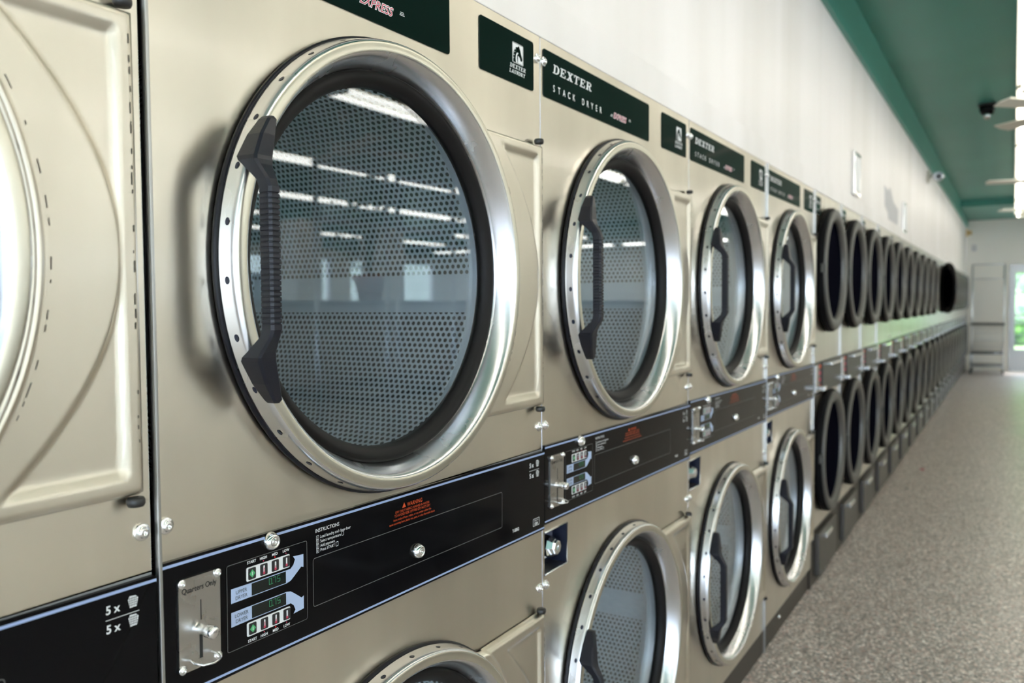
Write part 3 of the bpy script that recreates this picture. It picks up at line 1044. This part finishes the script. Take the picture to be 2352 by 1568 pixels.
# ------------------------------------------------------------------ the small stack dryers
SW = .70
SY0 = 4 * W
def make_small():
    root = thing('stack_dryer', 'x', 'dryer', (0, SY0, 0), 0, 'small stack dryers with black door rings')
    b = B()
    b.box(-.80, 0, .002, SW - .002, .27, TOP)
    b.obj('cabinet', 'steel', root, bevel=.003)
    b = B()
    b.box(-.80, -.004, .002, SW - .002, 0, .27)
    b.obj('base_panel', 'kick', root, label='dark base panel')
    b = B()
    b.box(-.004, .020, .10, .56, .040, .245, 'lint')
    ld = b.obj('lint_drawer', None, root, bevel=.004, label='dark lint drawer')
    b = B()
    b.box(.020, .036, .20, .36, .205, .228)
    b.obj('drawer_handle', 'chrome', ld, bevel=.003, label='chrome drawer handle')
    b = B()
    b.prism(roundrect(.012, .150, 1.776, 1.862, .005), 0, .0015)
    sg = b.obj('name_sign', 'sign', root, label='small dark green sign')
    b = B()
    slab(b, 'DEXTER', .024, 1.828, .012, .016, 'white', .0018)
    b.obj('brand_lettering', None, sg, recalc=False, label='white slanted lettering')
    b = B()
    text(b, 'STACK', .024, 1.797, .011, 'white', .0018)
    b.obj('type_lettering', None, sg, recalc=False, label='white spaced lettering')
    b = B()
    text(b, 'DRYER', .072, 1.797, .011, 'white', .0018)
    b.obj('type_lettering', None, sg, recalc=False, label='white spaced lettering')
    for z in (1.845, 1.10, .30, .86):
        inst(screw_me, 'screw', root, (0, .012, z))
    # doors
    for cz in (1.365 + .157, 1.365 - .744):
        cy = .345
        b = B()
        b.lathe([(.034, .296), (.038, .2985), (.045, .2965), (.048, .290), (.046, .258), (.041, .249), (.030, .246), (.012, .245)], n=80)
        dr = b.obj('door', 'sring', root, (0, cy, cz), label='round grey door ring')
        b = B()
        b.lathe([(.0005, .285), (.0005, .302), (.004, .3070), (.028, .3070), (.034, .302), (.034, .29)], n=64)
        b.obj('gasket', 'rubber_dull', dr, label='black rubber gasket')
        b = B()
        b.lathe([(.026, .2465), (.014, .243), (.010, .225), (.008, .18), (.008, 0)], n=64)
        b.obj('glass_pane', 'sglass', dr, label='dark curved door glass')
        b = B()
        b.box(.026, .050, -.316, -.290, -.022, .022)
        b.obj('door_catch', 'sdoor', dr, bevel=.003, label='small chrome catch')
    # control panel
    b = B()
    b.prism(roundrect(.003, SW - .003, PB, PT, .002), 0, .006)
    cp = b.obj('control_panel', 'console', root, label='black control panel')
    b = B()
    b.prism(roundrect(.190, SW - .012, PB + .008, PT - .008, .004), .006, .012)
    b.obj('access_door', 'sdoor', cp, label='grey access door')
    b = B()
    b.box(.012, .030, .330, .600, PT - .030, PT - .016)
    b.obj('lock_bar', 'chrome', cp, bevel=.003, label='bright chrome lock bar')
    b = B()
    b.box(.006, .012, .016, .085, PB + .015, PT - .014)
    b.obj('coin_plate', 'plate', cp, bevel=.002, label='steel coin plate')
    b = B()
    b.box(.012, .052, .022, .078, PB + .028, PB + .050)
    b.obj('coin_slide', 'chrome', cp, bevel=.004, label='polished push-in coin slide')
    b = B()
    b.box(.006, .0075, .100, .160, PB + .012, PT - .012, 'dark')
    for k in range(4):
        z = PB + .030 + k * .032
        b.box(.0075, .0095, .110, .150, z, z + .018, ('orange', 'red', 'red', 'orange')[k])
    b.obj('indicator_strip', None, cp, label='strip of red and orange indicators')
    return root

small = make_small()
NS = 21
OPEN = 10
ords = ['first', 'second', 'third', 'fourth', 'fifth', 'sixth', 'seventh', 'eighth', 'ninth', 'tenth', 'eleventh', 'twelfth', 'thirteenth',
        'fourteenth', 'fifteenth', 'sixteenth', 'seventeenth', 'eighteenth', 'nineteenth', 'twentieth', 'last']
for k in range(NS):
    if k == 0:
        lb = 'small black-ringed stack dryer standing right beside the large clear-glass dryers'
        small['label'] = lb
        r = small
    else:
        if k == OPEN:
            lb = 'small stack dryer far down the row with its upper round door swung open'
        elif k == OPEN - 1:
            lb = 'small black-ringed stack dryer just this side of the one with the open door'
        elif k == OPEN + 1:
            lb = 'small black-ringed stack dryer just beyond the one with the open door'
        elif k == NS - 1:
            lb = 'small black-ringed stack dryer at the far end of the row, against the end wall'
        elif k > OPEN:
            lb = 'small black-ringed stack dryer beyond the open door, %s from the end wall' % ords[NS - 1 - k]
        else:
            lb = 'small black-ringed stack dryer, %s in line counting from the large clear-glass dryers' % ords[k]
        r = dup(small, (0, SY0 + k * SW, 0), 0, lb)
    if k == OPEN:
        for ch in r.children:
            if ch.name.startswith('door') and ch.location.z > 1:
                A = math.radians(18)
                ch.rotation_euler = (0, 0, A)
                # hinge on the far side of the opening
                hy = .345 + .30
                ch.location = (.305 * math.sin(A) + .005, hy - .305 * math.cos(A), ch.location.z)
seam_l = ['bright metal joint strip where the large dryers meet the small ones',
          'bright metal joint strip after the first small dryer', 'bright metal joint strip after the second small dryer',
          'bright metal joint strip after the third small dryer']
for k, lb in enumerate(seam_l):
    strip(SY0 + k * SW, .32, TOP, lb)

# ------------------------------------------------------------------ the room
XE, YN, YS, ZC = 12.5, 18.30, -6.0, 3.05
YE = SY0 + NS * SW
b = B(); b.box(-1.0, XE + .2, YS, YN + .2, -.10, 0)
struct(b.obj('floor', 'floor'))
b = B(); b.box(-1.0, XE + .2, YS, YN, ZC, ZC + .12)
struct(b.obj('ceiling', 'teal'))
b = B()
b.box(-.14, -.012, YS, YN, TOP + .002, ZC, 'wall')
b.box(-.14, -.012, YS, -W - .004, 0, TOP + .002, 'wall')
struct(b.obj('wall_left', None))
b = B(); b.box(-1.0, -.86, YS, YN, 0, TOP + .5)  # unseen wall added behind the dryers to keep light from leaking in
struct(b.obj('wall_back', 'wall'))
b = B(); b.box(-.012, .001, YS, YN, TOP + .0005, TOP + .085)
struct(b.obj('trim_1', 'wall', bevel=.002))
b = B(); b.box(-.012, .012, YS, YN, 2.800, ZC)
struct(b.obj('trim_2', 'teal'))
b = B(); b.box(.012, XE, 15.5, YN, 2.940, ZC)
struct(b.obj('trim_3', 'teal'))

# end wall with a glazed door opening
DX0, DX1, DZ = .735, 1.75, 2.06
b = B()
b.box(-.86, DX0, YN, YN + .15, 0, ZC)
b.box(DX0, DX1, YN, YN + .15, DZ, ZC)
b.box(DX1, 2.1, YN, YN + .15, 0, ZC)
b.box(2.1, XE + .2, YN, YN + .15, 0, ZC)
struct(b.obj('wall_end', 'wallp'))
b = B()
for x0, x1 in ((DX0, DX0 + .05), (DX1 - .05, DX1)):
    b.box(x0, x1, YN - .01, YN + .10, 0, DZ)
b.box(DX0 + .05, DX1 - .05, YN - .01, YN + .10, DZ - .06, DZ)
fr = struct(b.obj('door_1', 'aluminium'))
b = B()
b.box(DX0 + .05, DX0 + .10, YN + .01, YN + .06, .005, DZ - .06)
b.box(DX1 - .10, DX1 - .05, YN + .01, YN + .06, .005, DZ - .06)
b.box(DX0 + .10, DX1 - .10, YN + .01, YN + .06, .005, .42)
b.box(DX0 + .10, DX1 - .10, YN + .01, YN + .06, 1.90, DZ - .06)
b.box(DX0 + .10, DX1 - .10, YN + .01, YN + .05, 1.06, 1.10)
b.box(DX0 + .10, DX1 - .10, YN + .01, YN + .05, 1.49, 1.52)
b.obj('door_leaf', 'aluminium', fr)
b = B(); b.box(DX0 + .10, DX1 - .10, YN + .030, YN + .036, .42, 1.90)
b.obj('door_glass', 'pane', fr)
# street front behind the camera: a glazed shop front
b = B()
b.box(-1.0, .5, YS - .15, YS, 0, ZC)
b.box(.5, XE, YS - .15, YS, 0, .25)
b.box(.5, XE, YS - .15, YS, 2.60, ZC)
b.box(XE, XE + .2, YS - .15, YS, 0, ZC)
struct(b.obj('wall_front', 'wallp'))
b = B()
for k in range(9):
    xx = .5 + k * (XE - .56) / 8 - .0
    b.box(xx, xx + .06, YS - .10, YS - .02, .25, 2.60)
b.box(.5, XE, YS - .10, YS - .02, .25, .31)
b.box(.5, XE, YS - .10, YS - .02, 2.54, 2.60)
wf = struct(b.obj('window_1', 'aluminium'))
b = B(); b.box(.55, XE - .02, YS - .063, YS - .057, .30, 2.55)
b.obj('window_pane', 'pane', wf)
# right wall: white below, teal above
b = B()
b.box(XE, XE + .2, YS, YN, 0, .95, 'wallp')
b.box(XE, XE + .2, YS, YN, 2.45, 2.62, 'wallp')
for k in range(7):
    yy = YS + .0 + k * (YN - YS - .6) / 6
    b.box(XE, XE + .2, yy, yy + .6, .95, 2.45, 'wallp')
b.box(XE, XE + .2, YS, YN, 2.62, ZC, 'teal')
struct(b.obj('wall_right', None))
for k in range(6):
    ya = YS + k * (YN - YS - .6) / 6 + .6
    yb = YS + (k + 1) * (YN - YS - .6) / 6
    b = B()
    for yy in (ya, (ya + yb) / 2 - .025, yb - .05):
        b.box(XE + .04, XE + .12, yy, yy + .05, .95, 2.45)
    for zz in (.95, 2.40):
        b.box(XE + .04, XE + .12, ya, yb, zz, zz + .05)
    wf = struct(b.obj('window_%d' % (k + 2), 'aluminium'))
    b = B(); b.box(XE + .078, XE + .084, ya + .04, yb - .04, .99, 2.41)
    b.obj('window_pane', 'pane', wf)
b = B()
b.box(24, 32, -28, 36, -.02, 9, 'counter')  # unseen building added outside to screen bright sky from the side windows
for k in range(6):
    b.box(23.96, 24.02, -14 + k * 7, -11 + k * 7, 1.0, 2.6, 'slate')
struct(b.obj('wall_sky_screen', None))

# pillars
for k, (px, y0) in enumerate(((8.0, 8.19), (8.0, 10.15), (8.0, 4.0), (8.0, 13.8))):
    b = B()
    b.box(px, px + .5, y0, y0 + .5, 0, 2.615, 'wallp')
    b.box(px, px + .5, y0, y0 + .5, 2.615, ZC, 'teal')
    struct(b.obj('trim_%d' % (4 + k), None))

# fluorescent fixtures
def make_fixture():
    t = thing('light_fixture', 'x', 'light', (0, 0, 0), 0, 'rows of fluorescent strip lights')
    b = B()
    b.prism([(0, 0)], 0, 1) if False else None
    L2 = 1.215
    sec = [(-.13, .035), (-.06, .075), (.06, .075), (.13, .035), (.13, .028), (.055, .060), (-.055, .060), (-.13, .028)]
    a = [b.bm.verts.new((x, -L2, z)) for x, z in sec]
    c = [b.bm.verts.new((x, L2, z)) for x, z in sec]
    n = len(sec)
    for i in range(n):
        b.bm.faces.new([a[i], a[(i + 1) % n], c[(i + 1) % n], c[i]])
    b.bm.faces.new(a); b.bm.faces.new(c[::-1])
    b.box(-.035, .035, -L2, L2, .045, .060)
    b.obj('housing', 'fixture', t, label='cream reflector housing')
    for xx in (-.075, .075):
        b = B()
        b.tube([(xx, -1.17, .016), (xx, 1.17, .016)], .019, 12)
        b.obj('fluorescent_tube', 'tube', t, label='lit white tube')
    b = B()
    for yy in (-1.19, 1.19):
        b.box(-.10, .10, yy - .018, yy + .018, 0, .045)
    b.obj('lamp_holder', 'fixture', t)
    b = B()
    for yy in (-.9, .9):
        b.tube([(0, yy, .074), (0, yy, ZC - 2.78)], .006, 6)
    b.obj('hanger', 'fixture', t)
    return t
fx = make_fixture()
rows = [(.925, -2.6, 8, 'row above the dryer aisle'), (3.10, -2.6, 8, 'second row from the dryers'), (5.25, -2.1, 5, 'third row from the dryers'),
        (7.30, -2.6, 8, 'fourth row from the dryers'), (9.20, -2.6, 8, 'fifth row from the dryers'), (11.1, -2.6, 8, 'row nearest the right wall')]
first = True
for x_, y_, n_, lb in rows:
    for k in range(n_):
        pos = 'nearest the street' if k == 0 else ('farthest one' if k == n_ - 1 else ords[k] + ' from the street')
        l2 = 'fluorescent strip light, %s, %s' % (lb, pos)
        if first:
            fx.location = (x_, y_ + k * 2.5, 2.78)
            fx['label'] = l2
            first = False
        else:
            dup(fx, (x_, y_ + k * 2.5, 2.78), 0, l2)

# crosswise lights out of view, added under the lowered ceiling to brighten the end wall
for k, x_ in enumerate((2.9, 5.5, 8.1, 10.7)):
    dup(fx, (x_, 16.9, 2.66), PI / 2, 'crosswise strip light added under the lowered ceiling to brighten the end wall, %s from the dryers' % ords[k])

# ceiling fans
def make_fan():
    t = thing('ceiling_fan', 'x', 'fan', (0, 0, 0), 0, 'ceiling fans')
    b = B()
    b.tube([(0, 0, 0), (0, 0, .26)], .012, 10)
    b.obj('down_rod', 'fan', t)
    b = B()
    b.tube([(0, 0, -.10), (0, 0, -.085), (0, 0, -.03), (0, 0, 0), (0, 0, .02)], [.05, .09, .11, .09, .03], 20)
    b.obj('motor', 'fan', t)
    b = B()
    b.tube([(0, 0, .20), (0, 0, .278)], [.03, .07], 16)
    b.obj('canopy', 'fan', t)
    for k in range(4):
        b = B()
        v = [(.10, -.02), (.20, -.055), (.70, -.07), (.72, 0), (.70, .07), (.20, .055), (.10, .02)]
        top = [b.bm.verts.new((x, y, -.05 + y * .18)) for x, y in v]
        bot = [b.bm.verts.new((x, y, -.058 + y * .18)) for x, y in v]
        b.bm.faces.new(top); b.bm.faces.new(bot[::-1])
        for i in range(len(v)):
            b.bm.faces.new([top[i], top[(i + 1) % 7], bot[(i + 1) % 7], bot[i]])
        o = b.obj('blade', 'fan', t)
        o.rotation_euler = (0, 0, PI / 2 * k + .25)
    return t
fan = make_fan()
fan.location = (1.20, 10.7, 2.77)
fan['label'] = 'cream ceiling fan over the aisle, middle of the three there'
dup(fan, (1.20, 6.6, 2.77), .55, 'cream ceiling fan over the aisle, the one closest to the dome camera')
dup(fan, (1.20, 14.4, 2.77), .3, 'cream ceiling fan over the aisle, farthest from the camera')
dup(fan, (4.2, 5.0, 2.77), .2, 'cream ceiling fan mirrored in the glass of the foreground door')

# dome camera on the ceiling
t = thing('dome_camera', 'small black dome security camera on the teal ceiling', 'camera', (.58, 7.75, ZC))
b = B()
b.tube([(0, 0, 0), (0, 0, -.02)], .07, 24)
b.obj('mount', 'blackpl', t)
b = B()
b.tube([(0, 0, -.02), (0, 0, -.055), (0, 0, -.085), (0, 0, -.105), (0, 0, -.112)], [.062, .060, .047, .025, .003], 24)
b.obj('dome', 'console', t)
b = B()
b.tube([(.0, -.01, -.085), (0, -.03, -.125)], [.030, .022], 16)
b.obj('lens', 'chrome', t, label='pale lens ring')

# small things on the white wall
t = thing('sign_holder', 'shiny clear sign holder on the white wall above the first small dryers', 'sign', (-.012, 4.72, 2.11), 0, 'shiny sign holders on the wall')
b = B(); b.box(0, .018, -.11, .11, -.125, .125)
b.obj('frame', 'chrome', t, bevel=.004)
b = B(); b.box(.018, .020, -.085, .085, -.10, .10)
b.obj('sheet', 'white', t)
dup(t, (-.012, 7.25, 2.07), 0, 'shiny clear sign holder on the white wall beside the grey notices')
b = B()
b.prism([(-.42, .12), (-.22, .10), (-.10, .14), (.10, .05), (.42, .02), (.38, -.13), (.10, -.10), (-.12, -.14), (-.20, -.06), (-.38, -.02)], 0, .003)
tag(b.obj('notice', 'paper', None, (-.012, 6.45, 2.08)), 'torn grey paper notice taped on the white wall', 'notice')
t = thing('wall_camera', 'round white security camera on a bracket high on the white wall', 'camera', (-.012, 9.42, 2.69))
b = B(); b.lathe([(0, 0), (0, .07), (.02, .07), (.03, .05), (.03, 0)], n=24)
b.obj('mount', 'fan', t)
b = B(); b.tube([(.03, 0, 0), (.08, -.02, -.01)], .018, 10)
b.obj('arm', 'fan', t)
b = B(); b.tube([(.08, .06, .0), (.09, .05, 0), (.12, -.10, -.02), (.12, -.105, -.02)], [.03, .045, .05, .04], 18)
b.obj('body', 'galv', t)
b = B(); b.tube([(.12, -.105, -.02), (.121, -.118, -.021)], .03, 16)
b.obj('lens', 'blackpl', t, label='dark lens')
t = thing('alarm_horn', 'small yellow alarm horn in the corner by the end wall', 'alarm', (-.012, 18.1, 2.69))
b = B(); b.box(0, .03, -.06, .06, -.07, .07)
b.obj('base', 'yellow', t, bevel=.004)
b = B(); b.lathe([(.03, .02), (.09, .05), (.09, .045), (.035, 0)], n=20)
b.obj('horn', 'yellow', t)
t = thing('thermostat', 'small grey box on the end wall', 'thermostat', (.12, YN, 2.40))
b = B(); b.box(-.04, .04, -.03, 0, -.06, .06)
b.obj('case', 'paper', t, bevel=.004)
b = B(); b.box(-.02, .02, -.034, -.03, 0, .035)
b.obj('dial', 'fan', t)

# ------------------------------------------------------------------ laundry carts
def make_cart():
    t = thing('laundry_cart', 'x', 'cart', (0, 0, 0), 0, 'laundry carts with hanging rails')
    hw, hd, hb = .26, .30, .93
    b = B()
    for zz in (.38, hb):
        b.tube([(-hw, -hd, zz), (hw, -hd, zz), (hw, hd, zz), (-hw, hd, zz), (-hw, -hd, zz)], .006, 6)
    for k in range(15):
        x = -hw + 2 * hw * k / 14
        for y in (-hd, hd):
            b.tube([(x, y, .38), (x, y, hb)], .0022, 5)
    for k in range(15):
        y = -hd + 2 * hd * k / 14
        for x in (-hw, hw):
            b.tube([(x, y, .38), (x, y, hb)], .0022, 5)
    for zz in (.50, .62, .76, .85):
        b.tube([(-hw, -hd, zz), (hw, -hd, zz), (hw, hd, zz), (-hw, hd, zz), (-hw, -hd, zz)], .0025, 5)
    for k in range(13):
        y = -hd + 2 * hd * k / 12
        b.tube([(-hw, y, .38), (hw, y, .38)], .0022, 5)
    b.obj('wire_basket', 'galv', t)
    b = B()
    b.tube([(-hw - .012, -hd - .012, hb), (hw + .012, -hd - .012, hb), (hw + .012, hd + .012, hb), (-hw - .012, hd + .012, hb), (-hw - .012, -hd - .012, hb)], .016, 8)
    b.obj('bumper', 'blackpl', t, label='dark bumper rail')
    b = B()
    b.box(-hw, hw, -hd, hd, .150, .175)
    b.obj('lower_shelf', 'slate', t, label='dark lower shelf')
    b = B()
    b.tube([(-hw, -hd, .39), (hw, -hd, .39), (hw, hd, .39), (-hw, hd, .39), (-hw, -hd, .39)], .012, 8)
    b.obj('lower_rail', 'slate', t, label='dark lower rail')
    for s_ in (-1, 1):
        b = B()
        b.tube([(s_ * hw, 0, .15), (s_ * hw, 0, 2.05)], .0125, 10)
        b.obj('upright', 'galv', t)
    b = B()
    b.tube([(-hw, 0, 2.04), (hw, 0, 2.04)], .0125, 10)
    b.obj('top_rail', 'galv', t)
    b = B()
    b.tube([(-hw, 0, 1.77), (hw, 0, 1.77)], .010, 8)
    b.obj('hanging_rail', 'galv', t)
    b = B()
    b.tube([(-hw, -hd, .15), (hw, -hd, .15), (hw, hd, .15), (-hw, hd, .15), (-hw, -hd, .15)], .013, 8)
    for sx in (-1, 1):
        for sy in (-1, 1):
            b.tube([(sx * hw, sy * hd, .15), (sx * hw, sy * hd, .38)], .010, 8)
    b.obj('base_frame', 'galv', t)
    for sx in (-1, 1):
        for sy in (-1, 1):
            b = B()
            b.lathe([(-.016, 0), (-.016, .045), (-.012, .052), (.012, .052), (.016, .045), (.016, 0)], 0, 0, n=20, m='blackpl')
            b.tube([(0, 0, .0), (0, 0, .085)], .012, 8, m='galv')
            b.obj('caster', None, t, (sx * hw, sy * hd, .053), label='black caster wheel')
    return t
cart = make_cart()
cart.location = (.395, 17.45, 0)
cart['label'] = 'wire laundry cart with tall hanging rail parked by the glass end door'
dup(cart, (2.0, 2.62, 0), PI / 2, 'wire laundry cart with hanging rail mirrored in the foreground door, nearer one')
dup(cart, (2.0, 3.23, 0), PI / 2, 'wire laundry cart with hanging rail mirrored in the foreground door, farther one')

# specks on the floor
b = B(); b.tube([(0, 0, 0), (0, 0, .006)], [.017, .015], 12)
tag(b.obj('bottle_cap', 'red', None, (.19, 6.91, 0)), 'tiny red bottle cap lying on the floor of the aisle', 'cap')
b = B(); b.box(-.012, .012, -.008, .008, 0, .004)
tag(b.obj('floor_scrap', 'dark', None, (.157, 6.08, 0)), 'tiny dark scrap on the floor near the red bottle cap', 'scrap')

# island with a shelf top and a potted plant, seen mirrored in the door glass
t = thing('island_counter', 'long pale island with dark shelf top mirrored in the door glass', 'counter', (4.2, 6.0, 0))
b = B(); b.box(-.35, .35, -5.0, 6.0, .10, 1.36)
b.obj('body', 'counter', t)
b = B(); b.box(-.33, .33, -4.98, 5.98, 0, .10)
b.obj('plinth', 'kick', t)
b = B(); b.box(-.40, .40, -5.05, 6.05, 1.36, 1.40)
b.obj('shelf_top', 'slate', t, bevel=.004)
t = thing('potted_plant', 'bushy green plant in a terracotta pot on the island shelf', 'plant', (4.1, 5.20, 1.40))
b = B()
b.tube([(0, 0, 0), (0, 0, .18), (0, 0, .181), (0, 0, .225)], [.10, .135, .155, .160], 28)
b.obj('pot', 'terracotta', t)
b = B()
for k in range(14):
    a = random.uniform(0, 2 * PI); rr = random.uniform(.05, .30); hh = random.uniform(.30, .75)
    b.tube([(0, 0, .20), (rr * .4 * math.cos(a), rr * .4 * math.sin(a), .2 + hh * .5), (rr * math.cos(a), rr * math.sin(a), .2 + hh)], .004, 5)
b.obj('stems', 'leaf', t)
b = B()
for k in range(260):
    a = random.uniform(0, 2 * PI); rr = random.uniform(.02, .34); hh = random.uniform(.30, .92)
    c = Vector((rr * math.cos(a), rr * math.sin(a), hh))
    d = Vector((random.uniform(-1, 1), random.uniform(-1, 1), random.uniform(-.6, .8))).normalized() * random.uniform(.05, .09)
    e = d.cross(Vector((random.uniform(-1, 1), random.uniform(-1, 1), 1))).normalized() * .025
    b.face([c, c + d * .5 + e, c + d, c + d * .5 - e])
b.obj('foliage', 'leaf', t)

# ------------------------------------------------------------------ outside the end door
b = B(); b.box(-12, 60, YN + .2, YN + 2.6, -.12, -.02)
b.box(XE + .25, 60, YS - 30, YN + .2, -.12, -.02)
b.box(-12, XE + .25, YS - 30, YS - .2, -.12, -.02)
struct(b.obj('ground_paving', 'paving'))
b = B(); b.box(-30, 40, YN + 2.6, YN + 40, -.12, -.02)
struct(b.obj('ground_lawn', 'grass'))
def bush(x, y, r, h, label):
    b = B()
    bmesh.ops.create_icosphere(b.bm, subdivisions=4, radius=1)
    rnd = random.Random(int(x * 100 + y))
    ph = [rnd.uniform(0, 6) for _ in range(6)]
    for v in b.bm.verts:
        p = v.co
        k = 1 + .14 * math.sin(7 * p.x + ph[0]) * math.sin(6 * p.y + ph[1]) + .10 * math.sin(13 * p.z + ph[2]) * math.sin(12 * p.x + ph[3]) + .05 * math.sin(29 * p.y + ph[4]) * math.sin(27 * p.z + ph[5])
        v.co = Vector((p.x * r * k, p.y * r * k, max((p.z * k + 1) * h / 2, 0)))
    tag(b.obj('bush', 'hedge', None, (x, y, -.02)), label, 'bush', 'bushes outside the end door')
bush(1.0, YN + 12, 1.1, 1.6, 'green bush outside the glass end door, low and near')
bush(2.6, YN + 15, 1.6, 3.4, 'tall green bush outside the glass end door')
for k in range(5):
    bush(-15.6 + 8.9 * k, YN + 28, 3.6, 9.5 + k % 3, 'tall tree mass behind the lawn outside the end door, %s from the left' % ords[k])
bush(-.8, YN + 19, 2.2, 3.8, 'large green bush farthest outside the glass end door')
